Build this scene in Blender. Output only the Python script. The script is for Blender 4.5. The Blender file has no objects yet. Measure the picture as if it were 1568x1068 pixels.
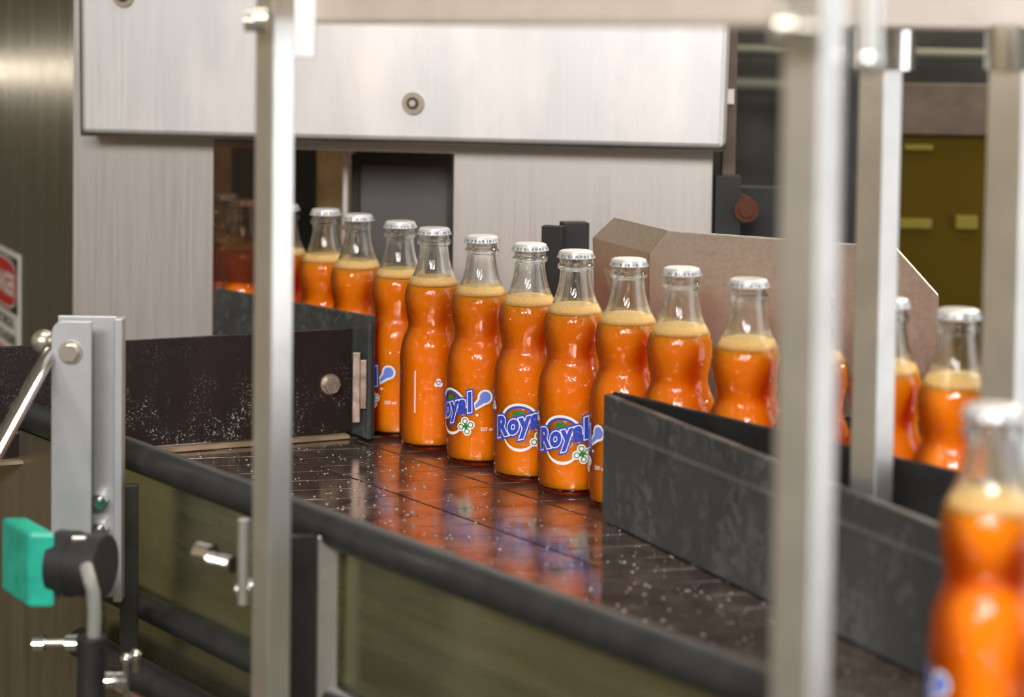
import bpy, bmesh, math, random
from mathutils import Matrix, Vector
random.seed(7)
scene = bpy.context.scene
COL = scene.collection
PI = math.pi

# ---------------------------------------------------------------- camera
# z = 0 is the top of the conveyor chain, 0.9 m above the hall floor
F = 3200.0; PX = 784.0; PY = 200.0
PITCH = math.atan(174 / F); ROLL = math.radians(0.8); CZ = 0.40
_c, _s = math.cos(ROLL), math.sin(ROLL)
_r0 = Vector((1, 0, 0)); _u0 = Vector((0, math.sin(PITCH), math.cos(PITCH)))
FWD = Vector((0, math.cos(PITCH), -math.sin(PITCH)))
RIGHT = _c * _r0 + _s * _u0
UP = -_s * _r0 + _c * _u0
cam = bpy.data.cameras.new('camera')
camo = bpy.data.objects.new('camera', cam); COL.objects.link(camo)
M = Matrix((RIGHT, UP, -FWD)).transposed().to_4x4(); M.translation = (0, 0, CZ)
camo.matrix_world = M
cam.sensor_width = 36; cam.sensor_fit = 'HORIZONTAL'
cam.lens = F / 1568 * 36
cam.shift_y = -(534 - PY) / 1568
cam.clip_start = 0.05; cam.clip_end = 100
cam.dof.use_dof = True; cam.dof.focus_distance = 1.82; cam.dof.aperture_fstop = 4.3
scene.camera = camo

# ---------------------------------------------------------------- world, lights, exposure
scene.view_settings.view_transform = 'Standard'
scene.view_settings.look = 'None'
scene.view_settings.gamma = 1
scene.view_settings.exposure = 0.38
w = bpy.data.worlds.new('hall'); scene.world = w; w.use_nodes = True
bg = w.node_tree.nodes['Background']
bg.inputs[0].default_value = (0.13, 0.11, 0.08, 1); bg.inputs[1].default_value = 1.0

def area(name, loc, target, sx, sy, power, col=(1, 1, 1), spread=PI):
    l = bpy.data.lights.new(name, 'AREA'); l.shape = 'RECTANGLE'; l.size = sx; l.size_y = sy
    l.energy = power; l.color = col; l.spread = spread
    o = bpy.data.objects.new(name, l); COL.objects.link(o)
    d = Vector(target) - Vector(loc)
    o.location = loc
    o.rotation_euler = d.to_track_quat('-Z', 'Y').to_euler()
    return o
area('front_lamp', (0.05, -0.4, 1.0), (0.0, 1.8, 0.1), 0.30, 0.30, 11, (1, .96, .92))
for _k, (_x, _z) in enumerate(((-1.9, 1.5), (-1.3, 1.9), (-.85, 1.6), (-.4, 2.0), (.1, 1.8))):
    area('front_fill', (_x, -1.8, _z), (-0.1, 2.0, 0.2), .42, .42, 18, (1, .985, .985))  # added off-frame fill lights that brighten the steel front and the bottles
area('side_window', (2.3, 0.8, 0.4), (0.1, 1.2, 0.15), 1.6, 2.4, 26, (.93, .96, 1))
area('ceiling_lamp', (0.2, 1.4, 2.4), (0.1, 1.6, 0), 1.6, 1.0, 24, (1, .93, .84))
area('drink_backlight', (1.25, 2.95, 1.55), (0.05, 1.7, 0.1), 0.6, 0.6, 42, (1, .86, .66))  # added backlight that makes the drink glow from behind
area('far_tube', (-1.75, 3.96, 0.275), (-.5, 2.3, .33), 1.4, .014, .42, (1, .9, .75))

# ---------------------------------------------------------------- helpers
def ray(x, y):
    return FWD + RIGHT * ((x - PX) / F) + UP * (-(y - PY) / F)
def at(x, y, d):                    # point at depth d (along the hall) seen at a photo pixel
    v = ray(x, y); k = d / v.y
    return Vector((v.x * k, d, CZ + v.z * k))
def onz(x, y, z):                   # point at height z seen at a photo pixel
    v = ray(x, y); k = (z - CZ) / v.z
    return Vector((v.x * k, v.y * k, z))
WM = {}
def wm(o):
    return WM.get(o.name, Matrix())
class MB:
    def __init__(s): s.v = []; s.f = []; s.m = []; s.sm = []
    def add(s, vs, fs, m=0, sm=False):
        b = len(s.v); s.v += [Vector(p) for p in vs]
        for f in fs: s.f.append([b + i for i in f]); s.m.append(m); s.sm.append(sm)
        return s
    def hexa(s, p, m=0):            # 8 corners: bottom 4 ccw, top 4 ccw
        return s.add(p, [(3, 2, 1, 0), (4, 5, 6, 7), (0, 1, 5, 4), (1, 2, 6, 5), (2, 3, 7, 6), (3, 0, 4, 7)], m)
    def box(s, c, size, rz=0, R=None, m=0):
        R = R or Matrix.Rotation(rz, 3, 'Z'); c = Vector(c); x, y, z = [a / 2 for a in size]
        q = [(-x, -y, -z), (x, -y, -z), (x, y, -z), (-x, y, -z), (-x, -y, z), (x, -y, z), (x, y, z), (-x, y, z)]
        return s.hexa([c + R @ Vector(p) for p in q], m)
    def plate(s, p0, p1, z0, z1, t, m=0):   # upright plate, seen face on p0-p1, thickness away to the left of the direction
        p0 = Vector((p0[0], p0[1], 0)); p1 = Vector((p1[0], p1[1], 0)); d = (p1 - p0).normalized(); n = Vector((-d.y, d.x, 0)) * t
        q = [p0, p1, p1 + n, p0 + n]
        z0 = z0 if isinstance(z0, tuple) else (z0, z0); z1 = z1 if isinstance(z1, tuple) else (z1, z1)
        za = [z0[0], z0[1], z0[1], z0[0]]; zb = [z1[0], z1[1], z1[1], z1[0]]
        return s.hexa([a + Vector((0, 0, z)) for a, z in zip(q, za)] + [a + Vector((0, 0, z)) for a, z in zip(q, zb)], m)
    def poly_extrude(s, pts, ext, m=0):     # planar outline (3D points) extruded by vector
        n = len(pts); pts = [Vector(p) for p in pts]; e = Vector(ext)
        fs = [tuple(range(n)), tuple(range(2 * n - 1, n - 1, -1))] + [(i, i + n, (i + 1) % n + n, (i + 1) % n) for i in range(n)]
        return s.add(pts + [p + e for p in pts], fs, m)
    def tube(s, path, r, n=20, m=0, caps=True):
        path = [Vector(p) for p in path]; rings = []
        for i, p in enumerate(path):
            a = path[max(i - 1, 0)]; b = path[min(i + 1, len(path) - 1)]; d = (b - a).normalized()
            x = d.cross(Vector((0, 0, 1)))
            if x.length < .05: x = d.cross(Vector((1, 0, 0)))
            x.normalize(); y = d.cross(x); rr = r[i] if isinstance(r, (list, tuple)) else r
            rings.append([p + (x * math.cos(2 * PI * k / n) + y * math.sin(2 * PI * k / n)) * rr for k in range(n)])
        vs = [q for rg in rings for q in rg]; fs = []
        for i in range(len(path) - 1):
            for k in range(n): fs.append((i * n + k, i * n + (k + 1) % n, (i + 1) * n + (k + 1) % n, (i + 1) * n + k))
        s.add(vs, fs, m, True)
        if caps:
            s.add(rings[0], [tuple(range(n - 1, -1, -1))], m); s.add(rings[-1], [tuple(range(n))], m)
        return s
    def ball(s, c, r, n=20, m=0, sc=(1, 1, 1)):
        vs = []; fs = []; c = Vector(c); h = n // 2
        for i in range(h + 1):
            t = PI * i / h
            for k in range(n): vs.append(c + Vector((math.sin(t) * math.cos(2 * PI * k / n) * r * sc[0], math.sin(t) * math.sin(2 * PI * k / n) * r * sc[1], math.cos(t) * r * sc[2])))
        for i in range(h):
            for k in range(n): fs.append((i * n + k, (i + 1) * n + k, (i + 1) * n + (k + 1) % n, i * n + (k + 1) % n))
        return s.add(vs, fs, m, True)
    def lathe(s, prof, n=48, m=0, mats=None, close=False):
        vs = []; 
        for r, z in prof:
            for k in range(n): vs.append((r * math.cos(2 * PI * k / n), r * math.sin(2 * PI * k / n), z))
        b = len(s.v); s.v += [Vector(p) for p in vs]
        for i in range(len(prof) - 1):
            for k in range(n):
                s.f.append([b + i * n + k, b + i * n + (k + 1) % n, b + (i + 1) * n + (k + 1) % n, b + (i + 1) * n + k])
                s.m.append(mats[i] if mats else m); s.sm.append(True)
        return s
    def bolt(s, c, axis, r, h, sides=6, m=0):       # hexagonal head standing on a surface
        return s.tube([Vector(c), Vector(c) + Vector(axis).normalized() * h], r, sides, m)
    def build(s, name, mat, parent=None, bevel=0, seg=2, merge=False, local=False):
        me = bpy.data.meshes.new(name)
        if parent is not None and not local:
            inv = wm(parent).inverted(); vs = [inv @ p for p in s.v]; base = Vector((0, 0, 0))
        elif parent is not None or local:
            vs = s.v; base = Vector((0, 0, 0))
        else:
            lo = [min(p[i] for p in s.v) for i in range(3)]; hi = [max(p[i] for p in s.v) for i in range(3)]
            base = Vector(((lo[0] + hi[0]) / 2, (lo[1] + hi[1]) / 2, lo[2])); vs = [p - base for p in s.v]
        me.from_pydata([tuple(p) for p in vs], [], s.f)
        mats = mat if isinstance(mat, (list, tuple)) else [mat]
        for k in mats: me.materials.append(k)
        me.polygons.foreach_set('material_index', s.m); me.polygons.foreach_set('use_smooth', s.sm)
        if merge or True:
            bm = bmesh.new(); bm.from_mesh(me)
            if merge: bmesh.ops.remove_doubles(bm, verts=bm.verts, dist=1e-6)
            bmesh.ops.recalc_face_normals(bm, faces=bm.faces)
            bm.to_mesh(me); bm.free()
        o = bpy.data.objects.new(name, me); COL.objects.link(o)
        o.location = base
        if parent is not None:
            o.parent = parent; WM[o.name] = wm(parent).copy()
        else: WM[o.name] = Matrix.Translation(base)
        if bevel:
            b = o.modifiers.new('bevel', 'BEVEL'); b.width = bevel; b.segments = seg; b.limit_method = 'ANGLE'; b.angle_limit = math.radians(40)
        return o
def tag(o, label=None, cat=None, group=None, kind=None):
    if label: o['label'] = label
    if cat: o['category'] = cat
    if group: o['group'] = group
    if kind: o['kind'] = kind
    return o
def empty(name, loc, label=None, cat=None, group=None, rz=0):
    o = bpy.data.objects.new(name, None); COL.objects.link(o)
    o.empty_display_size = .05; o.location = loc; o.rotation_euler = (0, 0, rz)
    WM[o.name] = Matrix.Translation(Vector(loc)) @ Matrix.Rotation(rz, 4, 'Z')
    return tag(o, label, cat, group)
def copy_tree(o, parent=None):
    c = o.copy(); COL.objects.link(c); c.parent = parent
    for ch in [x for x in COL.objects if x.parent == o]: copy_tree(ch, c)
    return c

# ---------------------------------------------------------------- materials
def newmat(name):
    m = bpy.data.materials.new(name); m.use_nodes = True
    nt = m.node_tree; p = nt.nodes['Principled BSDF']
    return m, nt, p
def N(nt, t, **kw):
    n = nt.nodes.new(t)
    for k, v in kw.items():
        if k.startswith('i_'): n.inputs[k[2:].replace('_', ' ')].default_value = v
        else: setattr(n, k, v)
    return n
def ramp(nt, src, stops):
    r = nt.nodes.new('ShaderNodeValToRGB'); e = r.color_ramp.elements
    while len(e) < len(stops): e.new(.5)
    for el, (p, c) in zip(e, stops):
        el.position = p; el.color = (c, c, c, 1) if isinstance(c, (int, float)) else (*c, 1)
    nt.links.new(src, r.inputs[0]); return r.outputs[0]
def noise(nt, scale, detail=4, mscale=(1, 1, 1), rough=.55, rot=(0, 0, 0)):
    tc = N(nt, 'ShaderNodeTexCoord'); mp = N(nt, 'ShaderNodeMapping'); mp.inputs['Scale'].default_value = mscale; mp.inputs['Rotation'].default_value = rot
    n = N(nt, 'ShaderNodeTexNoise'); n.inputs['Scale'].default_value = scale; n.inputs['Detail'].default_value = detail; n.inputs['Roughness'].default_value = rough
    nt.links.new(tc.outputs['Object'], mp.inputs[0]); nt.links.new(mp.outputs[0], n.inputs['Vector'])
    return n.outputs['Fac']
def bump(nt, p, h, strength=.2, dist=.001):
    b = N(nt, 'ShaderNodeBump'); b.inputs['Strength'].default_value = strength; b.inputs['Distance'].default_value = dist
    nt.links.new(h, b.inputs['Height']); nt.links.new(b.outputs[0], p.inputs['Normal'])
def mixc(nt, fac, a, b):
    m = N(nt, 'ShaderNodeMix', data_type='RGBA')
    nt.links.new(fac, m.inputs[0])
    for s_, v in ((6, a), (7, b)):
        if isinstance(v, tuple): m.inputs[s_].default_value = (*v, 1)
        else: nt.links.new(v, m.inputs[s_])
    return m.outputs[2]
def simple(name, col, metal=0, rough=.5, spec=.5, var=.0, vscale=40):
    m, nt, p = newmat(name)
    p.inputs['Base Color'].default_value = (*col, 1); p.inputs['Metallic'].default_value = metal
    p.inputs['Roughness'].default_value = rough; p.inputs['Specular IOR Level'].default_value = spec
    if var:
        f = noise(nt, vscale, 5)
        c = mixc(nt, ramp(nt, f, [(.35, 0), (.65, 1)]), tuple(x * (1 - var) for x in col), tuple(min(1, x * (1 + var)) for x in col))
        nt.links.new(c, p.inputs['Base Color'])
    return m
def brushed(name, col, metal=.9, rough=.35, grain=(500, 500, 6), var=.12, stain=None, bmp=.05):
    m, nt, p = newmat(name); p.inputs['Metallic'].default_value = metal
    f = noise(nt, 1, 6, grain, .7)
    g = noise(nt, 9, 4, (1, 1, .35))
    c = mixc(nt, ramp(nt, f, [(.3, 0), (.7, 1)]), tuple(x * (1 - var) for x in col), tuple(min(1, x * (1 + var)) for x in col))
    if stain: c = mixc(nt, ramp(nt, g, [(.5, 0), (.72, .7)]), c, stain)
    nt.links.new(c, p.inputs['Base Color'])
    nt.links.new(ramp(nt, f, [(.25, max(0, rough - .08)), (.75, rough + .1)]), p.inputs['Roughness'])
    bump(nt, p, f, bmp, .0004)
    return m
STEEL_W = brushed('brushed_stainless_cover', (.58, .57, .565), .7, .5, var=.06, bmp=.02, stain=(.80, .74, .71))
STEEL = brushed('brushed_stainless', (.50, .47, .445), .85, .46, var=.05, bmp=.02)
STEEL_SIDE = brushed('brushed_stainless_flank', (.58, .54, .47), 1.0, .22, grain=(260, 260, 3), var=.10)
STEEL_BEIGE = brushed('bent_sheet_steel', (.52, .46, .40), .8, .38, grain=(300, 300, 300), var=.10)
TUBE = simple('frame_tube_steel', (.74, .73, .71), .94, .36, var=.05)
CHROME = simple('polished_steel', (.75, .74, .73), 1, .16)
ALU = simple('aluminium_channel', (.47, .47, .48), .7, .45, var=.05)
ZINC = simple('zinc_bolt', (.62, .58, .50), .9, .32)
RUSTY = simple('worn_steel_strip', (.36, .28, .23), .6, .5, var=.35, vscale=90)
BRONZE = simple('bolt_ring', (.42, .36, .27), .9, .35)
def blackplate(name, col, speck, lo, rough=.4, scale=420, low=None):
    m, nt, p = newmat(name)
    a = noise(nt, scale, 3); b = noise(nt, 14, 4); c0 = noise(nt, 34, 6, (1, 1, .6), .7)
    base = mixc(nt, ramp(nt, b, [(.3, 0), (.7, 1)]), col, tuple(x * 1.7 for x in col))
    mul = N(nt, 'ShaderNodeMath', operation='MULTIPLY')
    nt.links.new(ramp(nt, a, [(lo, 0), (lo + .07, 1)]), mul.inputs[0]); nt.links.new(ramp(nt, c0, [(.45, 0), (.60, 1)]), mul.inputs[1])
    fac = mul.outputs[0]
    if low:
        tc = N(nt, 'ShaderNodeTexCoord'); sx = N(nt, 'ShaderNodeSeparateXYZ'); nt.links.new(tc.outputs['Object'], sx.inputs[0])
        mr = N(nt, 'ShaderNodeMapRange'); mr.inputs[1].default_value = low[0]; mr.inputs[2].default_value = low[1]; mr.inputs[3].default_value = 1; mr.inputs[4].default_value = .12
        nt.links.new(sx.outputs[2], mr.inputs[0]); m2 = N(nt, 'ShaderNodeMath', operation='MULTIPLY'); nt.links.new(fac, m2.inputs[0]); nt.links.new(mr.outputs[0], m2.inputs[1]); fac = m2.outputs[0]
    c = mixc(nt, fac, base, speck)
    nt.links.new(c, p.inputs['Base Color']); p.inputs['Roughness'].default_value = rough
    bump(nt, p, a, .12, .0006)
    return m
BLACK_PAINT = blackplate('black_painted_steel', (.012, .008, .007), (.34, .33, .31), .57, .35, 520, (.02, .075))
SLATE = blackplate('worn_grey_plastic', (.032, .036, .036), (.085, .09, .088), .48, .5, 110)
SLATE_L = blackplate('scuffed_grey_plastic', (.06, .065, .064), (.12, .125, .12), .48, .5, 110)
BLACK = simple('black_plastic', (.012, .012, .012), 0, .6, var=.3)
RUBBER = simple('dark_tube', (.035, .036, .036), .3, .38, var=.2)
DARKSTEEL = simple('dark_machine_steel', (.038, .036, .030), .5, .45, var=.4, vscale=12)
OLIVE = brushed('conveyor_side_sheet', (.46, .47, .30), .95, .25, grain=(4, 4, 60), var=.12)
SHEET = brushed('machine_lower_sheet', (.30, .26, .18), .8, .35, grain=(40, 40, 4), var=.15)
BROWN = simple('brown_cladding', (.10, .066, .042), .1, .5, var=.2)
INNER = simple('inner_tan_cladding', (.42, .27, .13), .0, .6, var=.2)
TAN = simple('tan_wear_strip', (.30, .22, .14), .1, .5, var=.3)
PINK = simple('rusty_ledge', (.26, .17, .13), .2, .6, var=.45, vscale=70)
GREYB = simple('overhead_beam_steel', (.42, .37, .33), .35, .45, var=.05)
PEACH = simple('frame_beam_steel', (.78, .69, .60), .35, .42, var=.05)
WHITE = simple('white_print', (.86, .86, .86), 0, .35)
BLUE = simple('blue_print', (.035, .07, .52), 0, .3)
BLUE2 = simple('pale_blue_print', (.16, .24, .72), 0, .3)
GREEN = simple('green_print', (.03, .22, .05), 0, .3)
ORANGE_P = simple('orange_print', (.62, .10, .004), 0, .3)
RED = simple('red_print', (.50, .02, .02), 0, .4)
SIGN_W = simple('sign_white', (.72, .70, .64), 0, .4)
SIGN_K = simple('sign_black', (.02, .022, .02), 0, .4)
SENSOR_G = simple('sensor_green', (.02, .38, .27), 0, .35, var=.15, vscale=60)
GREY_CABLE = simple('grey_cable', (.22, .22, .20), 0, .5)
FLOOR = simple('factory_floor', (.10, .085, .055), 0, .45, var=.35, vscale=4)
WALL = simple('hall_wall', (.10, .10, .075), 0, .6, var=.3, vscale=5)
WALL_L = simple('hall_wall_tan', (.50, .42, .28), 0, .7, var=.12, vscale=3)
CAPW = simple('cap_enamel', (.66, .65, .63), .35, .34)
CAPD = simple('cap_print', (.22, .25, .32), .3, .4)
REDBOLT = simple('red_brown_knob', (.11, .035, .02), .4, .35)

def chain_mat():
    m, nt, p = newmat('wet_steel_chain')
    f = noise(nt, 30, 5); g = noise(nt, 170, 3)
    c = mixc(nt, ramp(nt, f, [(.35, 0), (.7, 1)]), (.26, .19, .155), (.54, .43, .37))
    nt.links.new(c, p.inputs['Base Color']); p.inputs['Metallic'].default_value = .9
    nt.links.new(ramp(nt, f, [(.3, .07), (.7, .22)]), p.inputs['Roughness'])
    bump(nt, p, g, .10, .0006)
    return m
CHAIN = chain_mat()

def glass_body():
    m = bpy.data.materials.new('clear_glass_over_drink'); m.use_nodes = True; nt = m.node_tree; nt.nodes.clear()
    out = N(nt, 'ShaderNodeOutputMaterial'); mx = N(nt, 'ShaderNodeMixShader'); tr = N(nt, 'ShaderNodeBsdfTransparent'); gl = N(nt, 'ShaderNodeBsdfGlossy'); fr = N(nt, 'ShaderNodeFresnel')
    tr.inputs[0].default_value = (.97, .97, .95, 1); gl.inputs['Roughness'].default_value = .02; fr.inputs['IOR'].default_value = 1.5
    nt.links.new(fr.outputs[0], mx.inputs[0]); nt.links.new(tr.outputs[0], mx.inputs[1]); nt.links.new(gl.outputs[0], mx.inputs[2]); nt.links.new(mx.outputs[0], out.inputs[0])
    b = N(nt, 'ShaderNodeBump'); b.inputs['Strength'].default_value = .8; b.inputs['Distance'].default_value = .0012
    n1 = ramp(nt, noise(nt, 1, 1.5, (110, 110, 190), .5, (.5, .3, 0)), [(.54, 0), (.68, 1)]); nt.links.new(n1, b.inputs['Height'])
    nt.links.new(b.outputs[0], gl.inputs['Normal'])
    return m
def glass_neck():
    m, nt, p = newmat('clear_glass_neck')
    p.inputs['Base Color'].default_value = (.97, .98, .95, 1); p.inputs['Transmission Weight'].default_value = 1; p.inputs['Roughness'].default_value = .02; p.inputs['IOR'].default_value = 1.47
    bump(nt, p, noise(nt, 1, 2, (60, 60, 40)), .18, .001)
    tr = N(nt, 'ShaderNodeBsdfTransparent'); mx = N(nt, 'ShaderNodeMixShader'); mx.inputs[0].default_value = .82
    nt.links.new(tr.outputs[0], mx.inputs[1]); nt.links.new(p.outputs[0], mx.inputs[2]); nt.links.new(mx.outputs[0], nt.nodes['Material Output'].inputs[0])
    return m
def drink():
    m, nt, p = newmat('orange_drink')
    p.inputs['Base Color'].default_value = (.99, .25, .002, 1); p.inputs['Roughness'].default_value = .4; p.inputs['Specular IOR Level'].default_value = .05
    p.inputs['Subsurface Weight'].default_value = 1; p.inputs['Subsurface Radius'].default_value = (1, .8, .2); p.inputs['Subsurface Scale'].default_value = .03
    return m
def foam():
    m, nt, p = newmat('cream_foam')
    f = noise(nt, 500, 3)
    nt.links.new(mixc(nt, ramp(nt, f, [(.35, 0), (.7, 1)]), (.96, .60, .20), (.98, .74, .36)), p.inputs['Base Color'])
    p.inputs['Roughness'].default_value = .6; p.inputs['Subsurface Weight'].default_value = .3; p.inputs['Subsurface Scale'].default_value = .005
    return m
GLASS = glass_body(); NECK = glass_neck(); DRINK = drink(); FOAM = foam()
def pane_mat(name, col, alpha, rough=.08, ior=1.5):
    m = bpy.data.materials.new(name); m.use_nodes = True; nt = m.node_tree; nt.nodes.clear()
    out = N(nt, 'ShaderNodeOutputMaterial'); mx = N(nt, 'ShaderNodeMixShader'); mx2 = N(nt, 'ShaderNodeMixShader'); tr = N(nt, 'ShaderNodeBsdfTransparent'); gl = N(nt, 'ShaderNodeBsdfGlossy'); df = N(nt, 'ShaderNodeBsdfDiffuse'); fr = N(nt, 'ShaderNodeFresnel')
    tr.inputs[0].default_value = (*col, 1); df.inputs[0].default_value = (*col, 1); gl.inputs['Roughness'].default_value = rough; fr.inputs[0].default_value = ior
    mx.inputs[0].default_value = alpha
    nt.links.new(tr.outputs[0], mx.inputs[1]); nt.links.new(df.outputs[0], mx.inputs[2])
    nt.links.new(fr.outputs[0], mx2.inputs[0]); nt.links.new(mx.outputs[0], mx2.inputs[1]); nt.links.new(gl.outputs[0], mx2.inputs[2]); nt.links.new(mx2.outputs[0], out.inputs[0])
    return m
AMBER = pane_mat('amber_acrylic', (.22, .14, .008), .3, .12)
SMOKE = pane_mat('smoked_window', (.20, .20, .20), .6, .1)
SHADE_TINT = pane_mat('shade_pane', (.62, .52, .44), .02, .1, 1.12)
WATER = pane_mat('water_drop', (.95, .95, .95), .32, .02)  # white diffuse share stands in for the glints on the drops

# ---------------------------------------------------------------- conveyor directions
U = Vector((.584, -.812, 0)); NN = Vector((.812, .584, 0))      # along the chain towards the viewer, and across it to the far side
def un(s, n, z=0): return U * s + NN * n + Vector((0, 0, z))
def s_of(p): return p.x * U.x + p.y * U.y
def n_of(p): return p.x * NN.x + p.y * NN.y

# ---------------------------------------------------------------- setting
b = MB(); b.box((0, 1.5, -.92), (7, 8, .04)); tag(b.build('floor', FLOOR), kind='structure')
b = MB(); b.box((0, 4.6, .9), (7, .06, 3.6)); tag(b.build('wall_back', WALL), kind='structure')
b = MB(); b.box((-3.4, 1.5, .9), (.06, 8, 3.6)); tag(b.build('wall_left', WALL_L), kind='structure')

# ---------------------------------------------------------------- conveyor
def chain(n0, n1, phase, label):
    mb = MB(); L = .0381; SK = .42; s0 = -2.25
    for k in range(44):
        a = s0 + phase + k * L; e = a + L - .0010; i = .00035
        q = []
        for (s_, n_, z_) in ((a, n0, -.004), (e, n0, -.004), (e, n1, -.004), (a, n1, -.004), (a, n0, -.0012), (e, n0, -.0012), (e, n1, -.0012), (a, n1, -.0012)): q.append(un(s_ + SK * (n_ - n0), n_, z_))
        kk = SK * (n1 - n0); t = [un(a + i, n0 + i, 0), un(e - i, n0 + i, 0), un(e - i + kk, n1 - i, 0), un(a + i + kk, n1 - i, 0)]
        mb.add(q + t, [(0, 1, 5, 4), (1, 2, 6, 5), (2, 3, 7, 6), (3, 0, 4, 7), (4, 5, 9, 8), (5, 6, 10, 9), (6, 7, 11, 10), (7, 4, 8, 11), (8, 9, 10, 11), (3, 2, 1, 0)])
    o = mb.build('conveyor_chain', CHAIN)
    tag(o, label, 'conveyor belt', 'flat top chains of the conveyor')
seams = [.7615, .848, .9345, 1.021, 1.1075, 1.194]
lab = ['wet flat-top chain lane nearest the black rail and the sensor', 'second wet flat-top chain lane, reflecting the bottles, one lane in from the black rail',
       'wet chain lane just in front of the bottles, full of orange reflections', 'flat-top chain lane under the row of bottles', 'flat-top chain lane beyond the row of bottles']
for k in range(5): chain(seams[k] + .0012, seams[k + 1] - .0012, random.random() * .03, lab[k])

fr = empty('conveyor', un(-1.2, .8, -.9), 'long steel conveyor frame with olive side sheet and round rails under the bottles', 'conveyor')
mb = MB(); mb.plate(un(-2.3, .765), un(-.4, .765), -.06, -.0065, .42); mb.build('chain_bed', DARKSTEEL, fr)
P0 = onz(-40, 606, .045); P1 = onz(1230, 1080, .045)
d = (P1 - P0).normalized()
mb = MB(); mb.tube([P0 - d * .2, P1 + d * .25], .0125, 24); mb.build('guide_rail', RUBBER, fr)
nd = Vector((-d.y, d.x, 0)); nd = nd if nd.dot(NN) > 0 else -nd
mb = MB(); mb.plate(P0 - d * .2 + nd * .004, P1 + d * .25 + nd * .004, -.118, .042, .003); mb.build('side_sheet', OLIVE, fr)
L0 = P0 + d * .25
def lower(z, off=0): return L0 + Vector((0, 0, z)) - nd * off, P1 + d * .25 + Vector((0, 0, z)) - nd * off
mb = MB(); mb.tube(lower(-.118), .0105, 20); mb.build('lower_rail', RUBBER, fr)
q0, q1 = lower(0, .012); mb = MB(); mb.plate(q0, q1, -.146, -.140, .03); mb.build('ledge', PINK, fr)
mb = MB(); mb.tube(lower(-.166, .014), .0125, 20); mb.build('bottom_rail', RUBBER, fr)
q0, q1 = lower(0, .03); mb = MB(); mb.plate(q0, q1, -.32, -.190, .03); mb.build('lower_beam', DARKSTEEL, fr)
mb = MB(); mb.plate(P0 - d * .3 - nd * .001, L0 - nd * .001, -.42, .030, .003); mb.build('end_sheet', SHEET, fr)
for s_ in (-1.75, -.95, -.55):
    mb = MB(); mb.box(un(s_, .80, -.6), (.04, .04, .6), math.atan2(U.y, U.x)); mb.build('leg', TUBE, fr)
# bright upright strut behind the rail
a = at(497, 920, 1.40); mb = MB(); mb.box((a.x, a.y + .02, -.030), (.014, .006, .145), .3); mb.build('strut', TUBE, fr, .001)
a = at(462, 900, 1.40); mb = MB(); mb.box((a.x, a.y + .02, -.030), (.020, .006, .145), .3); mb.build('strut', DARKSTEEL, fr, .001)
a = at(198, 800, 1.62); mb = MB(); mb.box((a.x, a.y, -.05), (.014, .006, .16), .3); mb.build('strut', DARKSTEEL, fr, .001)

# ---------------------------------------------------------------- bottles
RL = .0305
OUT = [(.0001, .0022), (.018, .0015), (.0225, 0), (.0262, .0012), (.0286, .004), (.0299, .009), (.0303, .018), (.0305, .035), (.0306, .075), (.0305, .083), (.0300, .0905), (.0288, .0975), (.0268, .1035), (.0245, .1085), (.0234, .1125), (.0233, .1155), (.0240, .1205), (.0254, .128), (.0263, .1355), (.0264, .141), (.0257, .1465), (.0240, .1515)]
NEC = [(.0240, .1515), (.0216, .156), (.0192, .1605), (.0171, .1655), (.0155, .171), (.0142, .177), (.0133, .183), (.0131, .1868), (.0133, .1880), (.0149, .1889), (.0154, .1905), (.0152, .1924), (.0139, .1937), (.0137, .1955), (.0140, .1985), (.0136, .2008), (.0115, .2018)]
INN = [(.0105, .2005), (.0105, .188), (.0112, .183), (.0121, .177), (.0134, .171), (.0150, .1655), (.0171, .1605), (.0195, .156), (.0219, .1515)]
def smooth_prof(p, k=3):
    o = []
    for i in range(len(p) - 1):
        p0 = p[max(i - 1, 0)]; p1 = p[i]; p2 = p[i + 1]; p3 = p[min(i + 2, len(p) - 1)]
        for j in range(k):
            t = j / k
            o.append(tuple(.5 * (2 * p1[c] + (p2[c] - p0[c]) * t + (2 * p0[c] - 5 * p1[c] + 4 * p2[c] - p3[c]) * t * t + (3 * p1[c] - p0[c] - 3 * p2[c] + p3[c]) * t ** 3) for c in (0, 1)))
    o.append(p[-1]); return o

def text2d(txt, size, off=0, shear=0, space=1):
    cu = bpy.data.curves.new('t', 'FONT'); cu.body = txt; cu.size = size; cu.offset = off; cu.shear = shear; cu.space_character = space
    cu.align_x = 'CENTER'; cu.align_y = 'BOTTOM_BASELINE'; cu.resolution_u = 4; cu.fill_mode = 'FRONT'
    o = bpy.data.objects.new('t', cu); COL.objects.link(o)
    bpy.context.view_layer.update()
    me = o.evaluated_get(bpy.context.evaluated_depsgraph_get()).to_mesh()
    vs = [(v.co.x, v.co.y) for v in me.vertices]; fs = [tuple(p.vertices) for p in me.polygons]
    bpy.data.objects.remove(o); bpy.data.curves.remove(cu)
    return vs, fs
def fine(vs, fs, mx=.0025):
    bm = bmesh.new(); V = [bm.verts.new((x, y, 0)) for x, y in vs]
    for f in fs:
        try: bm.faces.new([V[i] for i in f])
        except ValueError: pass
    bmesh.ops.triangulate(bm, faces=bm.faces)
    for _ in range(4):
        e = [x for x in bm.edges if x.calc_length() > mx]
        if not e: break
        bmesh.ops.subdivide_edges(bm, edges=e, cuts=1)
        bmesh.ops.triangulate(bm, faces=[f for f in bm.faces if len(f.verts) > 3])
    bm.verts.index_update()
    r = ([(v.co.x, v.co.y) for v in bm.verts], [tuple(v.index for v in f.verts) for f in bm.faces]); bm.free(); return r
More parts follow.
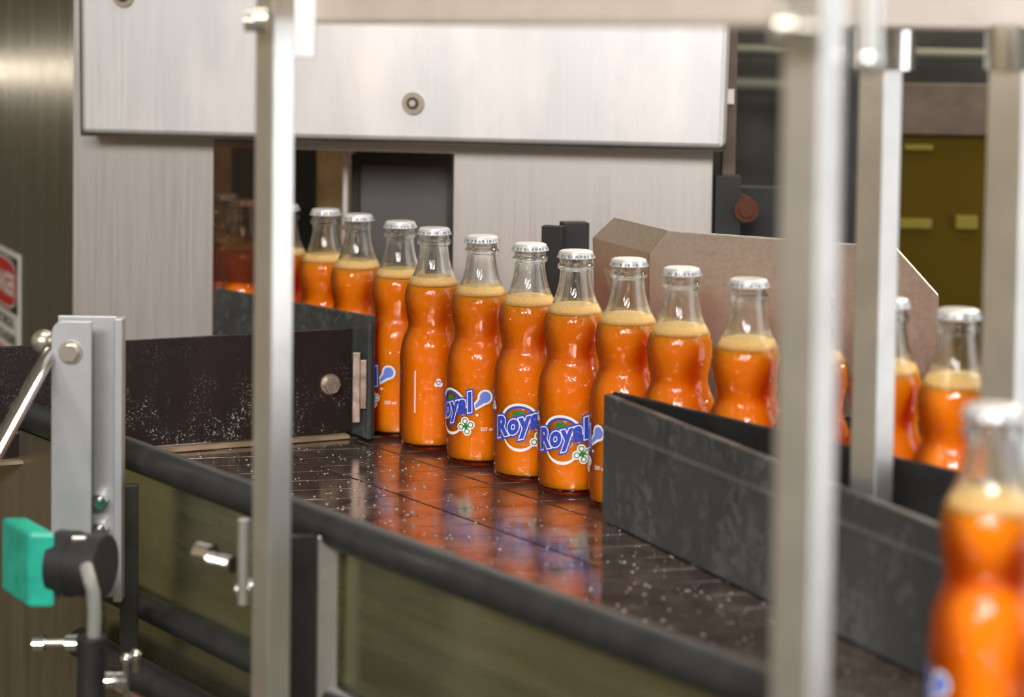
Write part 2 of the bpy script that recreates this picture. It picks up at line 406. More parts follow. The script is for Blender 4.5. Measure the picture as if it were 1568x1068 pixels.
def wrap(mb, vs, fs, off, m, mx=.0025):
    vs, fs = fine(vs, fs, mx); R = .0306 + off
    mb.add([(R * math.sin(x / .0305), -R * math.cos(x / .0305), z) for x, z in vs], fs, m, True)
def disc(cx, cz, rx, rz=None, n=20, rot=0):
    rz = rz or rx
    return [(cx + rx * math.cos(t) * math.cos(rot) - rz * math.sin(t) * math.sin(rot), cz + rx * math.cos(t) * math.sin(rot) + rz * math.sin(t) * math.cos(rot)) for t in [2 * PI * k / n for k in range(n)]], [tuple(range(n))]
def band(pts, wd):
    vs = []; n = len(pts)
    for i, (x, z) in enumerate(pts):
        a = pts[max(0, i - 1)]; c = pts[min(n - 1, i + 1)]; dx, dz_ = c[0] - a[0], c[1] - a[1]; l = math.hypot(dx, dz_); w_ = wd[i] if isinstance(wd, list) else wd
        vs += [(x - dz_ / l * w_ / 2, z + dx / l * w_ / 2), (x + dz_ / l * w_ / 2, z - dx / l * w_ / 2)]
    return vs, [(2 * i, 2 * i + 1, 2 * i + 3, 2 * i + 2) for i in range(n - 1)]
def make_label():
    mb = MB(); mats = [WHITE, BLUE, BLUE2, GREEN, ORANGE_P]
    mm = .001
    def arc(cx, cz, rx, rz, a0, a1, n=24): return [(cx + rx * math.cos(math.radians(a0 + (a1 - a0) * k / n)), cz + rz * math.sin(math.radians(a0 + (a1 - a0) * k / n))) for k in range(n + 1)]
    # fruit disc with white and blue arch, leaf, lower swoosh
    wrap(mb, *band(arc(0, .051, .0178, .0172, 8, 172), .0022), .0001, 0)
    wrap(mb, *band(arc(0, .051, .0160, .0152, 8, 172), .0020), .0001, 1)
    wrap(mb, *disc(-.001, .0605, .0052, .0026), .0001, 3)
    wrap(mb, *band(arc(.0, .044, .0155, .0152, 200, 335), [.0006 + .0020 * math.sin(PI * k / 24) for k in range(25)]), .0001, 0)
    # lettering on a rising baseline
    rot = math.radians(16)
    def place(t): return [(x * .80 - y * .06, y + x * .80 * math.tan(rot) + .0448) for x, y in t[0]], t[1]
    for off, o2, m in ((.0034, .00020, 1), (.0020, .00032, 0), (.00110, .00044, 1)):
        wrap(mb, *place(text2d('Royal', .0235, off, .05, 1.10)), o2, m)
    # ball with tail
    wrap(mb, [(.0245, .058), (.0258, .0515), (.037, .0578), (.031, .066)], [(0, 1, 2, 3)], .0001, 0)
    wrap(mb, *disc(.0345, .0635, .0068), .00014, 0)
    wrap(mb, [(.0255, .0565), (.0262, .0535), (.036, .0600), (.0315, .0645)], [(0, 1, 2, 3)], .00022, 2)
    wrap(mb, *disc(.0345, .0635, .0050), .00026, 2)
    # four-lobed green mark
    cx, cz = .0175, .037
    for a in (100, 20, 190, 285):
        lx, lz = cx + .0047 * math.cos(math.radians(a)), cz + .0047 * math.sin(math.radians(a))
        wrap(mb, *disc(lx, lz, .0038), .0005, 0)
    wrap(mb, *disc(cx, cz, .0042), .0005, 0)
    for a in (100, 20, 190, 285):
        lx, lz = cx + .0047 * math.cos(math.radians(a)), cz + .0047 * math.sin(math.radians(a))
        wrap(mb, *disc(lx, lz, .0026), .00058, 3)
        wrap(mb, *band([(cx, cz), (lx, lz)], .0026), .00058, 3)
        wrap(mb, *disc(lx, lz, .0017), .00066, 0)
    # little flower on the left, registered dot and volume
    for a in (90, 210, 330): wrap(mb, *disc(-.0300 + .0020 * math.cos(math.radians(a)), .064 + .0022 * math.sin(math.radians(a)), .0022), .0001, 0)
    wrap(mb, *band(arc(-.0300, .0645, .0016, .0018, 0, 360, 16), .0007), .0002, 1)
    wrap(mb, *disc(.0275, .0475, .0011), .0001, 0)
    t = text2d('237 ml', .0042, .00006); wrap(mb, [(x + .0365, z + .0335) for x, z in t[0]], t[1], .0001, 0)
    return mb, mats
def make_back():
    mb = MB()
    for k in range(26):
        z = .036 + k * .0015
        wrap(mb, [(-.0530, z), (-.0514, z), (-.0514, z + .0011), (-.0530, z + .0011)], [(0, 1, 2, 3)], .0001, 0)
    return mb
def make_bottle():
    root = empty('soda_bottle', (0, 0, 0), cat='bottle', group='filled soda bottles on the conveyor')
    mb = MB(); mb.lathe(smooth_prof(OUT), 56, 0)
    pn = smooth_prof(NEC, 2); mb.lathe(pn + smooth_prof(INN, 2), 56, 1)
    mb.build('glass', [GLASS, NECK], root, merge=True, local=True)
    liq = [(max(.0001, r - .0012), max(z, .0062)) for r, z in smooth_prof(OUT)] 
    liq = [p for p in liq if p[1] < .1515] + [(.0218, .1515), (.0001, .1517)]
    mb = MB(); mb.lathe(liq, 48); mb.build('drink', DRINK, root, merge=True, local=True)
    fm = [(.0001, .1518), (.0222, .1516), (.0205, .1550), (.0186, .1588), (.0170, .1592), (.0001, .1588)]
    mb = MB(); mb.lathe(fm, 48); mb.build('foam', FOAM, root, merge=True, local=True)
    # crown cap with 21 flutes
    mb = MB(); n = 84; prof = [(.0001, .2048), (.008, .2047), (.0122, .2044), (.0138, .2037), (.0144, .2026), (.0147, .2014), (.0151, .2004), (.0156, .1992), (.0161, .1981), (.0154, .1980), (.0146, .1995), (.0138, .2020)]
    vs = []
    for i, (r, z) in enumerate(prof):
        amp = [0, 0, 0, .0, .0, .0002, .0003, .0004, .0005, .0005, .0002, 0][i]
        for k in range(n): rr = r + amp * math.cos(21 * 2 * PI * k / n); vs.append((rr * math.cos(2 * PI * k / n), rr * math.sin(2 * PI * k / n), z))
    fs = []; b0 = len(mb.v); mb.v += [Vector(p) for p in vs]
    for i in range(len(prof) - 1):
        for k in range(n):
            mb.f.append([i * n + k, i * n + (k + 1) % n, (i + 1) * n + (k + 1) % n, (i + 1) * n + k]); mb.sm.append(True)
            mb.m.append(1 if i in (5, 6) and (k % 3) != 0 and (k * 7919 % 13) > 2 else 0)
    mb.build('crown_cap', [CAPW, CAPD], root, merge=True, local=True)
    mb, mats = make_label(); mb.build('printed_logo', mats, root, local=True); make_back().build('small_print', WHITE, root, local=True)
    return root
R_ = math.radians
SPOTS = [
    (-.3113, 2.2591, 40, 'soda bottle farthest inside the dark machine opening, at its left edge'),
    (-.2800, 2.1911, -100, 'soda bottle in shade inside the machine opening, just left of the square guard post'),
    (-.2330, 2.1440, 130, 'soda bottle mostly hidden behind the left guard post'),
    (-.1866, 2.1005, 170, 'soda bottle just right of the left guard post, last of the sunlit row'),
    (-.1502, 2.0484, 200, 'soda bottle half behind the grey guide end, second right of the left guard post'),
    (-.1052, 1.9840, -80, 'soda bottle next to the grey guide end, with only the end of its logo showing'),
    (-.0707, 1.9270, 69, 'soda bottle turned backwards, showing no logo but a thin upright line of print'),
    (-.0256, 1.8636, -55, 'soda bottle with its blue logo turned left, round blue badge and volume mark showing'),
    (.0172, 1.8043, -14, 'soda bottle whose blue logo nearly touches the next bottle, left of the frontmost full logo'),
    (.0554, 1.7533, -20, 'soda bottle with the fully visible blue logo, left of the grey divider tip'),
    (.0971, 1.7000, -115, 'soda bottle standing behind the tip of the grey lane divider'),
    (.1357, 1.6432, 150, 'soda bottle in front of the chamfered left corner of the beige sheet guard'),
    (.1812, 1.5765, 80, 'soda bottle just left of the big blurred right guard post'),
    (.2235, 1.5240, 10, 'soda bottle hidden behind the blurred right guard post, a sliver showing to its right'),
    (.2690, 1.4755, 100, 'soda bottle partly hidden by the slim bright hanger post'),
    (.3080, 1.4240, -160, 'soda bottle between the two hanger posts, right end of the row'),
    (.2493, 1.0634, -126, 'large blurred soda bottle in the near lane, cut by the right edge of the photo'),
]
proto = make_bottle()
for i, (x, y, rz, lb) in enumerate(SPOTS):
    o = proto if i == 0 else copy_tree(proto)
    o.location = (x, y, 0); o.rotation_euler = (0, 0, R_(rz)); o['label'] = lb; o['category'] = 'bottle'; o['group'] = 'filled soda bottles on the conveyor'

# ---------------------------------------------------------------- lane divider (two plates joined in a V)
dv = empty('lane_divider', (.15, 1.5, 0), 'V-shaped worn grey lane divider in front of the right-hand bottles', 'guide rail')
A = Vector((.0755, 1.645, 0)); B = Vector((.330, 1.095, 0))
mb = MB(); mb.plate(A, B, .001, (.102, .094), .008); 
mb.build('guide_plate', SLATE, dv, .0012)
dn = Vector((-(B - A).normalized().y, (B - A).normalized().x, 0))
mb = MB(); mb.plate(A - dn * .0006, B - dn * .0006, .074, .078, .001); mb.build('groove', SLATE_L, dv)
A2 = Vector((.0825, 1.645, 0)); B2 = Vector((.36, 1.282, 0))
mb = MB(); mb.plate(A2, B2, .001, .104, .005); mb.build('guide_plate', BLACK, dv, .001)
# far-side guide behind the bottles
mb = MB(); mb.plate(un(-1.75, 1.112), un(-.72, 1.118), .002, .085, .010); tag(mb.build('back_guide_rail', BLACK, bevel=.001), 'long black guide rail behind the row of bottles', 'guide rail')

# ---------------------------------------------------------------- black painted guide on the left with its bolt
gp = empty('black_guide_plate', (-.3, 1.9, 0), 'black speckled steel guide plate with a hex bolt, left of the first logo bottles', 'guide plate')
a = onz(-30, 700, .004); e = onz(537, 664, .004); a = e + (onz(200, 690, .004) - e).normalized() * .40
mb = MB(); mb.plate(a, e, .006, (.104, .104), .006); mb.build('plate', BLACK_PAINT, gp, .0006)
fd = (e - a).normalized(); fn = Vector((fd.y, -fd.x, 0))
mb = MB(); mb.plate(a + fn * .008, e + fn * .008 - fd * .004, .001, .004, .015); mb.build('wear_strip', TAN, gp)
bp = at(503, 586, e.y - .005); bp = e - fd * ((e - Vector((bp.x, bp.y, 0))).dot(fd)); bp.z = at(503, 586, e.y).z
mb = MB(); mb.tube([bp, bp + fn * .0014], .0098, 24); mb.build('washer', ZINC, gp)
mb = MB(); mb.bolt(bp + fn * .001, fn, .0078, .007); mb.build('bolt', RUSTY, gp, .0008)
# slate guide running back into the machine on the bottle side
GE = Vector((-.130, 1.944, 0)); GA = Vector((-.3085, 2.168, 0))
sg = empty('grey_guide_plate', (-.24, 2.1, 0), 'grey plastic guide plate with worn steel strip, running into the machine opening', 'guide plate')
mb = MB(); mb.plate(GA, GE, .002, (.113, .118), .006); mb.build('plate', SLATE, sg, .001)
t = (GE - GA).normalized()
c0 = at(562, 600, 1.985)
mb = MB(); mb.plate((e.x + .002, e.y - .001), (GE.x - .001, GE.y - .012), .004, (.104, .112), .004); mb.build('end_plate', SLATE, sg, .0006)
p0 = at(541, 560, e.y - .022); mb = MB(); mb.box((p0.x + .0032, p0.y, .052), (.0072, .004, .066)); mb.build('steel_strip', RUSTY, sg, .0008)
p0 = at(555, 570, e.y - .028); mb = MB(); mb.box((p0.x + .001, p0.y, .056), (.006, .003, .046)); mb.build('steel_strip', RUSTY, sg, .0008)

# ---------------------------------------------------------------- bottling machine housing
def fpl(x, off=0): return Vector((x, 2.19 - .19 * (x + .25) - off, 0))      # front plane of the machine
mc = empty('bottling_machine', (-.1, 2.4, -.9), 'brushed stainless bottling machine housing the bottles come out of', 'machine')
def facez(px, py, x, off=0):
    q = fpl(x, off); return at(px, py, q.y).z
def facex(px, py, off=0):
    d_ = 2.15
    for _ in range(6): x = at(px, py, d_).x; d_ = fpl(x, off).y
    return x
XL = facex(112, 350); XR = facex(1090, 300); XO0 = facex(326, 350); XO1 = facex(695, 300)
ZT = facez(500, 231, -.15)
mb = MB()
mb.plate(fpl(XL), fpl(XO0), -.02, .75, .004); mb.plate(fpl(XO1), fpl(XR), -.02, .75, .004); mb.plate(fpl(XO0), fpl(XO1), ZT, .75, .004)
mb.build('front_panel', STEEL, mc)
CO = .05
CL = facex(124, 203, CO); CR = facex(1107, 228, CO); CR2 = facex(1114, 50, CO); zc0 = facez(124, 204, CL, CO); zc1 = facez(1107, 228, CR, CO)
mb = MB()
P = [fpl(CL, CO) + Vector((0, 0, zc0)), fpl(CR, CO) + Vector((0, 0, zc1)), fpl(CR2, CO) + Vector((.004, 0, .60)), fpl(CL, CO) + Vector((-.004, 0, .60))]
mb.poly_extrude(P, (.19 * .04, .045, 0)); cover = mb.build('cover_panel', STEEL_W, mc, .005, 3)
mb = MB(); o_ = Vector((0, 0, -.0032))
mb.poly_extrude([P[0] + o_ + Vector((-.0022, .008, 0)), P[1] + o_ + Vector((.0, .008, 0)), P[1] + Vector((0, .008, .004)), P[0] + Vector((.004, .008, .004)), P[3] + Vector((.004, .008, 0)), P[3] + Vector((-.0022, .008, 0))], (.19 * .03, .030, 0)); mb.build('edge_shadow', DARKSTEEL, cover)  # dark strip shaped as the shadow line under the cover's lip
nrm = Vector((-.19, -1, 0)).normalized()
for px, py in ((633, 158), (190, -6)):
    q = at(px, py, fpl(facex(px, py, CO), CO).y); q.y -= .001
    mb = MB(); mb.tube([q, q + nrm * .003], .0112, 28); mb.tube([q + nrm * .002, q + nrm * .0042], .0062, 24, 1)
    mb.tube([q + nrm * .004, q + nrm * .0052], .0036, 6, 2)
    mb.build('panel_bolt', [BRONZE, DARKSTEEL, ZINC], cover, .0008)
# left flank receding from the corner
cor = fpl(XL); far = cor + Vector((-.43, .9, 0)) * 1.0
mb = MB(); mb.plate(far, cor, -.9, 1.2, .004); mb.build('side_panel', STEEL_SIDE, mc)
# interior
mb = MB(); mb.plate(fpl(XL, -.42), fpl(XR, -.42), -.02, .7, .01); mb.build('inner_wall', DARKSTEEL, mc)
mb = MB(); mb.plate(fpl(XL, -.40), fpl(-.33, -.40), -.02, .5, .01); mb.build('inner_cladding', INNER, mc)
mb = MB(); mb.plate(fpl(XO0 + .006, .036), fpl(-.252, .036), .12, ZT + .02, .002); mb.build('shade_pane', SHADE_TINT, mc)  # added tinted pane, there only to put the inner bottles in shade
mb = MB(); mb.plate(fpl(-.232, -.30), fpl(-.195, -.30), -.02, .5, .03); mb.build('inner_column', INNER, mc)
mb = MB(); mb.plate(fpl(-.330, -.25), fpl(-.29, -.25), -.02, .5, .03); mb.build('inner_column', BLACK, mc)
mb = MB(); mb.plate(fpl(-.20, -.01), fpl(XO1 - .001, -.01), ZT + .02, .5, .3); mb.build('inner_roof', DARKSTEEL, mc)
# inspection window inside
iw = empty('inspection_window', fpl(-.1, -.12), 'dark smoked inspection window inside the machine opening, behind the bottle caps', 'window')
wx0 = at(545, 290, 2.28).x; wx1 = at(684, 290, 2.26).x; wz1 = at(600, 238, 2.27).z
mb = MB(); mb.plate((wx0 - .006, 2.285), (wx0 + .003, 2.283), -.0, wz1, .012); mb.plate((wx1, 2.262), (wx1 + .006, 2.261), -.0, wz1, .012); mb.plate((wx0, 2.284), (wx1 + .004, 2.261), wz1 - .012, wz1 + .004, .012); mb.plate((wx0, 2.284), (wx1 + .004, 2.261), .0, .02, .012)
mb.build('frame', DARKSTEEL, iw)
mb = MB(); mb.plate((wx0, 2.29), (wx1, 2.267), .015, wz1 - .006, .003); mb.build('pane', SMOKE, iw)
mb = MB(); mb.plate((wx0 - .014, 2.28), (wx0 - .009, 2.28), 0, wz1, .01); mb.build('post', STEEL, iw)

# warning sign on the flank
sgn = empty('warning_sign', cor + Vector((-.43, .9, 0)) * .27 + Vector((0, 0, .1)), 'white, black and red warning sign on the machine flank at the left photo edge', 'sign')
sd = Vector((.43, -.9, 0)).normalized(); so = Vector((-sd.y, sd.x, 0)) * -1   # sd: reading direction, so: outward
def flank_t(px, py):
    lo, hi = 0., 1.5
    for _ in range(40):
        m_ = (lo + hi) / 2; p_ = cor - sd * m_
        x_ = PX + F * (p_ - Vector((0, 0, CZ))).dot(RIGHT) / (p_ - Vector((0, 0, CZ))).dot(FWD)
        if x_ > px: lo = m_
        else: hi = m_
    return lo
ts = flank_t(30.5, 450); pr = cor - sd * ts
zt = at(30, 391, pr.y).z; H = .135; W = .165
def S(u, v, o=0): return pr - sd * (W - u) + Vector((0, 0, zt - H + v)) + so * (.0012 + o)
def sq(mb, u0, u1, v0, v1, o, m): mb.add([S(u0, v0, o), S(u1, v0, o), S(u1, v1, o), S(u0, v1, o)], [(0, 1, 2, 3)], m)
mb = MB(); mb.poly_extrude([S(0, 0, -.001), S(W, 0, -.001), S(W, H, -.001), S(0, H, -.001)], so * .001); mb.build('board', SIGN_W, sgn)
mb = MB(); sq(mb, .005, W - .005, H - .074, H - .006, .0003, 0); mb.build('header', SIGN_K, sgn)
mb = MB(); oc = (W / 2, H - .040)
def oval(rx, rz, o, m): 
    pts = []
    for k in range(40):
        t_ = 2 * PI * k / 40; c_, s_ = math.cos(t_), math.sin(t_)
        pts.append(S(oc[0] + rx * math.copysign(abs(c_) ** .7, c_), oc[1] + rz * math.copysign(abs(s_) ** .8, s_), o))
    mb.add(pts, [tuple(range(40))], m)
oval(.075, .031, .0006, 1); oval(.0725, .0285, .0009, 0)
mb.build('oval', [RED, SIGN_W], sgn)
mb = MB()
def stext(t, size, cx, v, o, m, off, sp=1, sx=1):
    vs, fs = text2d(t, size, off, 0, sp); mb.add([S(cx + x * sx, v + y, o) for x, y in vs], fs, m)
stext('DANGER', .036, W / 2, H - .0525, .0012, 0, .0012, 1.0, .88)
mb.build('heading_text', SIGN_W, sgn); mb = MB()
stext('ELECTRICAL', .0165, W / 2, H - .092, .0006, 1, .0006, 1.0, 1.25)
stext('SHOCK HAZARD', .0165, W / 2, H - .112, .0006, 1, .0006, 1.0, 1.05)
for k in range(7): sq(mb, .012 + k * .021, .028 + k * .021, H - .131, H - .120, .0005, 2)
mb.build('lettering', [SIGN_W, SIGN_K, RED], sgn)

# ---------------------------------------------------------------- beige sheet guard, black block, things right of the machine
sg2 = empty('sheet_metal_guard', (.2, 1.8, 0), 'beige bent sheet metal guard with chamfered corners behind the right-hand bottles', 'guard')
def bpt(px, py): 
    d_ = 1.85 - (px - 993) / (1438 - 993) * .115
    return at(px, py, d_)
out = [bpt(993, 640), bpt(993, 388), bpt(1022, 353), bpt(1195, 365), bpt(1372, 378), bpt(1438, 452), bpt(1438, 640)]
mb = MB(); mb.poly_extrude(out, (.0005, .003, 0)); mb.build('face', STEEL_BEIGE, sg2, .0013)
bx = Vector((-.050, .040, .004))
fl = [bpt(993, 388), bpt(1022, 353)]
mb = MB(); mb.poly_extrude([fl[0] + Vector((0, .001, 0)), fl[1] + Vector((0, .001, 0)), fl[1] + Vector((-.045, .05, .006)), fl[0] + Vector((-.048, .05, .008))], (.001, .001, -.001))
mb.poly_extrude([fl[0] + Vector((0, .001, 0)), fl[0] + Vector((-.048, .05, .008)), bpt(918, 640) + Vector((0, .045, 0)), bpt(993, 640) + Vector((0, .001, 0))], (.001, .002, 0))
mb.build('flange', STEEL_BEIGE, sg2)
bb = empty('sensor_block', at(865, 480, 1.97), 'black upright block behind the bottle caps, left of the beige sheet guard', 'block')
q = at(850, 400, 1.96); z1 = at(850, 345, 1.96).z; z2 = at(880, 341, 1.98).z
mb = MB(); mb.box((at(847, 400, 1.95).x, 1.955, z1 / 2), (.020, .012, z1), -.35); mb.build('bracket', BLACK, bb, .0006)
mb = MB(); mb.box((at(879, 400, 1.98).x, 1.985, z2 / 2), (.025, .02, z2), .2); mb.build('housing', BLACK, bb, .0006)
mb = MB(); q = at(1118, 160, 2.12); zb = at(1118, 272, 2.12).z
mb.box((q.x, 2.13, (zb + .6) / 2), (.013, .02, .6 - zb)); 
st = mb.build('flat_bar', BROWN); tag(st, 'brown upright flat bar along the right edge of the cover panel', 'bar')
mb = MB(); q = at(1118, 148, 2.115); mb.box((q.x, 2.117, q.z), (.008, .004, .015)); o = mb.build('clip', SIGN_W, st); 
mt = empty('motor_bracket', at(1120, 350, 2.10), 'black bracket with a red-brown round knob right of the machine front', 'bracket')
q = at(1110, 315, 2.10); mb = MB(); mb.box((q.x + .003, 2.11, q.z - .02), (.026, .02, .10)); mb.box((q.x + .045, 2.16, q.z - .03), (.08, .02, .09)); mb.build('plate', BLACK, mt, .001)
q = at(1143, 322, 2.09); mb = MB(); mb.tube([q + Vector((0, .05, 0)), q], .0125, 24); mb.tube([q, q + Vector((0, -.004, 0))], .007, 20, 0); mb.build('knob', REDBOLT, mt, .001)

# amber guard and dark machinery in the right background
am = empty('amber_guard_panel', at(1440, 470, 2.5) * 1, 'amber transparent guard panel between the hanger posts in the right background', 'guard panel')
x0 = at(1330, 300, 2.5).x; x1 = at(1640, 300, 2.5).x; zt2 = at(1440, 205, 2.5).z
mb = MB(); mb.box(((x0 + x1) / 2, 2.5, (zt2 - .3) / 2), (x1 - x0, .006, zt2 + .3)); mb.build('pane', AMBER, am)
z3 = at(1440, 128, 2.5).z
mb = MB(); mb.box(((x0 + x1) / 2, 2.49, (zt2 + z3) / 2), (x1 - x0 + .02, .02, z3 - zt2)); mb.build('top_board', BROWN, am, .001)
YEL = simple('reflection_yellow', (.17, .135, .006), 0, .4)
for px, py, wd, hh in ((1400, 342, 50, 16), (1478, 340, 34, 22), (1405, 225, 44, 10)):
    q = at(px, py, 2.497); mb = MB(); mb.box(q, (wd / 1280, .018, hh / 1280)); mb.build('yellow_reflection', YEL, am, .002)  # bars coloured as blurry yellow reflections on the amber pane
mb = MB(); q = at(1350, 80, 2.9); mb.tube([(.3, 2.9, q.z), (1.0, 2.9, q.z - .005)], .008, 14); tag(mb.build('pipe', simple('pale_green_pipe', (.11, .115, .08), .3, .5)), 'thin pale pipe running across the right background just under the beam', 'pipe')
mb = MB(); q = at(1150, 130, 2.9); mb.tube([(.2, 2.9, q.z), (.50, 2.9, q.z - .003)], .012, 14); tag(mb.build('pipe', simple('grey_green_pipe', (.10, .105, .08), .3, .5)), 'grey green pipe between the cover panel and the right guard post', 'pipe')
mb = MB(); mb.box((.58, 3.1, .1), (.9, .1, 1.4)); tag(mb.build('machine_cabinet', DARKSTEEL), 'dark green-black machine cabinet in the right background', 'cabinet')
mb = MB(); q = at(1310, 240, 2.2); mb.box((q.x, 2.2, .1), (.022, .03, 1.2)); tag(mb.build('dark_upright', BLACK), 'black upright just right of the blurred right guard post', 'upright')

# ---------------------------------------------------------------- front guard frame
gf = empty('guard_frame', (-.0, 1.13, -.9), 'square-tube guard frame with two blurred posts in the foreground', 'guard frame')
def post(px0, py, d_, side, parent, z0, z1, rz=PI / 4):
    q = at(px0, py, d_); mb = MB(); mb.box((q.x, d_, (z0 + z1) / 2), (side, side, z1 - z0), rz)
    return mb.build('post', TUBE, parent, .0012), q
_, LP = post(418, 540, 1.35, .0185, gf, -.9, .62, PI / 4)
_, RP = post(1236, 540, .92, .0200, gf, -.9, .62, PI / 4 + .12)
ba = at(470, 36, 1.335); bb_ = at(1200, 43, .945)
mb = MB(); mb.plate((ba.x, ba.y), (bb_.x, bb_.y), (ba.z, bb_.z), (ba.z + .05, bb_.z + .05), .03); mb.build('top_rail', PEACH, gf, .003)
q = at(467, 60, 1.325); mb = MB(); zz = at(467, 88, 1.325).z; mb.box((q.x, 1.325, zz + .05), (.0135, .004, .10)); mb.build('bracket', TUBE, gf, .0006)
q = at(397, 32, 1.33); mb = MB(); mb.tube([q + Vector((-.009, 0, 0)), q + Vector((-.001, 0, 0))], .008, 6); mb.tube([q + Vector((-.002, -.004, .001)), q + Vector((.006, -.004, .001))], .0085, 16); mb.build('clamp_bolt', ZINC, gf, .001)
q = at(1213, 42, .90); mb = MB(); mb.tube([q + Vector((-.008, 0, 0)), q + Vector((.0, 0, 0))], .0085, 16); mb.tube([q + Vector((.001, -.002, .0)), q + Vector((.009, -.002, 0))], .010, 6); mb.build('clamp_bolt', ZINC, gf, .001)
q = at(1330, 60, .93); zz = at(1330, 118, .93).z; mb = MB(); mb.tube([(q.x, .93, zz + .008), (q.x, .93, zz + .1)], .0058, 18); mb.ball((q.x, .93, zz + .0075), .0065, 16); mb.build('bracket_pin', TUBE, gf)

# ---------------------------------------------------------------- hanger frame with two posts above the divider
hf = empty('hanger_frame', (.27, 1.31, 0), 'overhead beam with two collared hanger posts reaching down to the lane divider', 'support frame')
za = at(1450, 47, 1.31).z
mb = MB(); mb.plate((.165, 1.33), (.60, 1.215), za, za + .06, .05); mb.build('beam', GREYB, hf, .003)
for px, d_, side in ((1342, 1.37, .0205), (1549, 1.262, .0245)):
    q = at(px, 400, d_); mb = MB(); mb.box((q.x, d_, (za + .005) / 2 + .002), (side, side, za), PI / 4); mb.build('post', TUBE, hf, .001)
    q = at(px + 12, 75, d_); z0 = at(px, 106, d_).z
    mb = MB(); mb.tube([(q.x, d_, z0), (q.x, d_, za + .003)], .0205, 28); mb.build('collar', CHROME, hf, .0015)

# ---------------------------------------------------------------- channel bracket, tie rod, sensor at lower left
cb = empty('channel_bracket', at(120, 900, 1.60), 'upright aluminium channel bracket with a bolt near its rounded top, at the left', 'bracket')
c0 = at(78, 700, 1.585); x0 = c0.x; y0 = 1.585; zt3 = at(120, 492, 1.585).z; zb3 = at(120, 930, 1.585).z; wq = .031
mb = MB(); pts = [Vector((x0, y0, zb3 + .05)), Vector((x0 + wq, y0, zb3 + .05)), Vector((x0 + wq, y0, zt3))]
for k in range(7): a_ = PI / 2 + PI / 2 * k / 6; pts.append(Vector((x0 + .010 + .010 * math.cos(a_), y0, zt3 - .010 + .010 * math.sin(a_))))
mb.poly_extrude(pts, (0, .003, 0)); mb.build('flange', ALU, cb, .0008)
mb = MB(); mb.box((x0 + .0015, y0 + .014, (zt3 + zb3) / 2 - .004), (.003, .026, zt3 - zb3 - .01)); mb.box((x0 + .022, y0 + .029, (zt3 + zb3) / 2), (.046, .003, zt3 - zb3)); mb.build('web', ALU, cb, .0008)
mb = MB(); mb.box((x0 + .0485, y0 + .021, (zt3 + zb3) / 2), (.0065, .014, zt3 - zb3)); mb.build('lip', ALU, cb, .0008)
q = at(108, 540, y0); mb = MB(); mb.tube([q, q + Vector((0, -.0015, 0))], .0092, 24); mb.bolt(q, (0, -1, 0), .0068, .006); mb.build('bolt', ZINC, cb, .0008)
for py in (768, 812):
    q = at(152, py, y0 + .02); mb = MB(); mb.tube([q + Vector((0, .008, 0)), q + Vector((0, -.004, 0))], .0065, 6); mb.tube([q + Vector((0, -.004, 0)), q + Vector((0, -.010, 0))], .0035, 12); mb.build('bolt', CHROME, cb, .0006)
tr_ = empty('tie_rod', at(60, 530, 1.58), 'round steel tie rod with ball end, slanting down to the left photo edge', 'rod')
q = at(66, 523, 1.60); mb = MB(); mb.ball(q, .0092); mb.tube([q, q + Vector((.012, -.002, .001))], .006, 16); mb.build('ball_end', ZINC, tr_)
p2 = at(73, 548, 1.585); p3 = at(-60, 790, 1.40); mb = MB(); mb.tube([p2 + (p2 - p3).normalized() * .006, p3], .0056, 18); mb.build('rod', CHROME, tr_)

ps = empty('proximity_sensor', at(50, 930, 1.47), 'green box sensor with black connector at the lower left', 'sensor')
g0 = at(43, 932, 1.46); gz = at(43, 816, 1.46).z
rz_ = 0
a0 = Vector((g0.x, g0.y, g0.z)); vR = Vector((.019, .001, 0)); vL = Vector((-.030, .045, 0)); hh = Vector((0, 0, gz - g0.z))
mb = MB(); mb.hexa([a0, a0 + vR, a0 + vR + vL, a0 + vL, a0 + hh, a0 + vR + hh, a0 + vR + vL + hh, a0 + vL + hh]); mb.build('housing', SENSOR_G, ps, .003, 3)
k0 = a0 + vR + hh * .52 + Vector((-.002, .018, 0))
mb = MB(); mb.tube([k0, k0 + Vector((.014, -.004, 0))], .0235, 28); mb.tube([k0 + Vector((.012, -.004, 0)), k0 + Vector((.036, -.010, 0))], .0225, 28); mb.build('connector', BLACK, ps, .002)
mb = MB(); mb.box(k0 + Vector((.018, -.014, .02)), (.01, .004, .005)); mb.build('key', ZINC, ps, .0006)
k1 = at(140, 885, 1.42)
cbl = empty('sensor_cable', at(138, 1068, 1.43), 'grey cable with black ribbed sleeve hanging from the sensor connector', 'cable')
mb = MB(); mb.tube([k1 + Vector((-.006, .012, .004)), k1 + Vector((-.001, 0, -.002)), at(142, 905, 1.42), at(145, 940, 1.42), at(143, 985, 1.42)], .0047, 14); mb.build('cord', GREY_CABLE, cbl)
pth = []; rr = []
for k in range(60):
    pth.append(at(141 - k * .1, 975 + k * 3.4, 1.42)); rr.append(.0092 + (.0008 if k % 2 else 0))
mb = MB(); mb.tube(pth, rr, 18); mb.build('sleeve', BLACK, cbl)

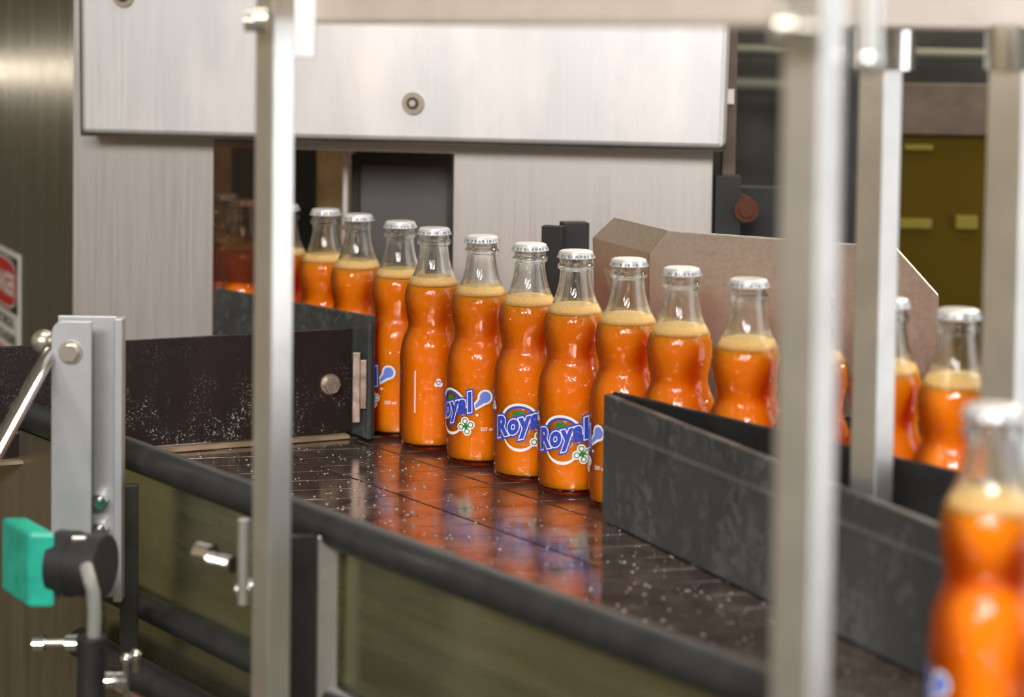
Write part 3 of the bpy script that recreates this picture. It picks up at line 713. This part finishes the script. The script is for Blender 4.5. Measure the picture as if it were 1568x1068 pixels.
# loose hardware on the conveyor side
def hbolt(px0, px1, py, d_, label):
    a_ = at(px0, py, d_); b_ = at(px1, py, d_); o = empty('cross_bolt', a_ + (b_ - a_) / 2 - Vector((0, 0, .01)), label, 'bolt')
    mb = MB(); mb.tube([a_, b_], .0028, 12); mb.build('shank', ZINC, o)
    for q_, s_ in ((a_, 1), (b_, -1)):
        dd = (b_ - a_).normalized(); mb = MB(); mb.tube([q_ - dd * .004, q_ + dd * .004], .0062, 6); mb.build('nut', CHROME, o, .0005)
hbolt(60, 110, 985, 1.5, 'bright cross bolt with two nuts left of the black cable sleeve')
hbolt(167, 186, 1042, 1.48, 'short bright cross bolt right of the black cable sleeve')
cl = empty('rod_clamp', at(372, 900, 1.40), 'small bright upright rod clamp with round nuts beside the left guard post', 'clamp')
q = at(373, 850, 1.41); zt4 = at(373, 796, 1.41).z; zb4 = at(373, 925, 1.41).z
mb = MB(); mb.tube([(q.x, 1.41, zb4), (q.x, 1.41, zt4)], .0042, 14); mb.build('rod', TUBE, cl)
for px, py, r_ in ((316, 848, .0078), (347, 863, .0068), (392, 900, .0072)):
    q = at(px, py, 1.42); mb = MB(); mb.tube([q + Vector((-.006, .004, 0)), q + Vector((.005, -.004, 0))], r_, 6); mb.build('nut', CHROME, cl, .001)
q = at(352, 856, 1.425); q2 = at(395, 901, 1.425); mb = MB(); mb.tube([at(312, 846, 1.43), at(376, 868, 1.43)], .0032, 10); mb.tube([at(362, 903, 1.42), at(398, 901, 1.42)], .0042, 10); mb.build('cross_pin', ZINC, cl)
cl2 = empty('pin_clamp', at(197, 1060, 1.48), 'pair of thin bright upright pins by the lower rails at the bottom left', 'clamp')
for px, y_0, y_1 in ((193, 1010, 1075), (208, 1004, 1030)):
    a_ = at(px, y_0, 1.48); b_ = at(px, y_1, 1.48); mb = MB(); mb.tube([b_, a_], .0026, 10); mb.ball(a_, .0045, 12); mb.build('pin', CHROME, cl2)

# ---------------------------------------------------------------- water drops
mb = MB()
def drop(c, r, n=8):
    vs = [Vector(c) + Vector((0, 0, r * .55))]; fs = []
    for j, (h_, q_) in enumerate(((.42, .6), (.0, 1.0))):
        for k in range(n): vs.append(Vector(c) + Vector((math.cos(2 * PI * k / n) * r * q_, math.sin(2 * PI * k / n) * r * q_, r * h_)))
    for k in range(n):
        fs.append((0, 1 + k, 1 + (k + 1) % n)); fs.append((1 + k, 1 + n + k, 1 + n + (k + 1) % n, 1 + (k + 1) % n))
    fs.append(tuple(range(2 * n, n, -1))); mb.add(vs, fs, 0, True)
for _ in range(1000):
    s_ = random.uniform(-1.75, -.7); n_ = .77 + .25 * random.random() ** .8
    drop(un(s_, n_, .0001), random.choice((.0005, .0006, .0008, .0010, .0014)) * random.uniform(.8, 1.2))
tag(mb.build('water_drops', WATER), 'small water drops scattered over the wet chain lanes', 'water drops', kind='stuff')
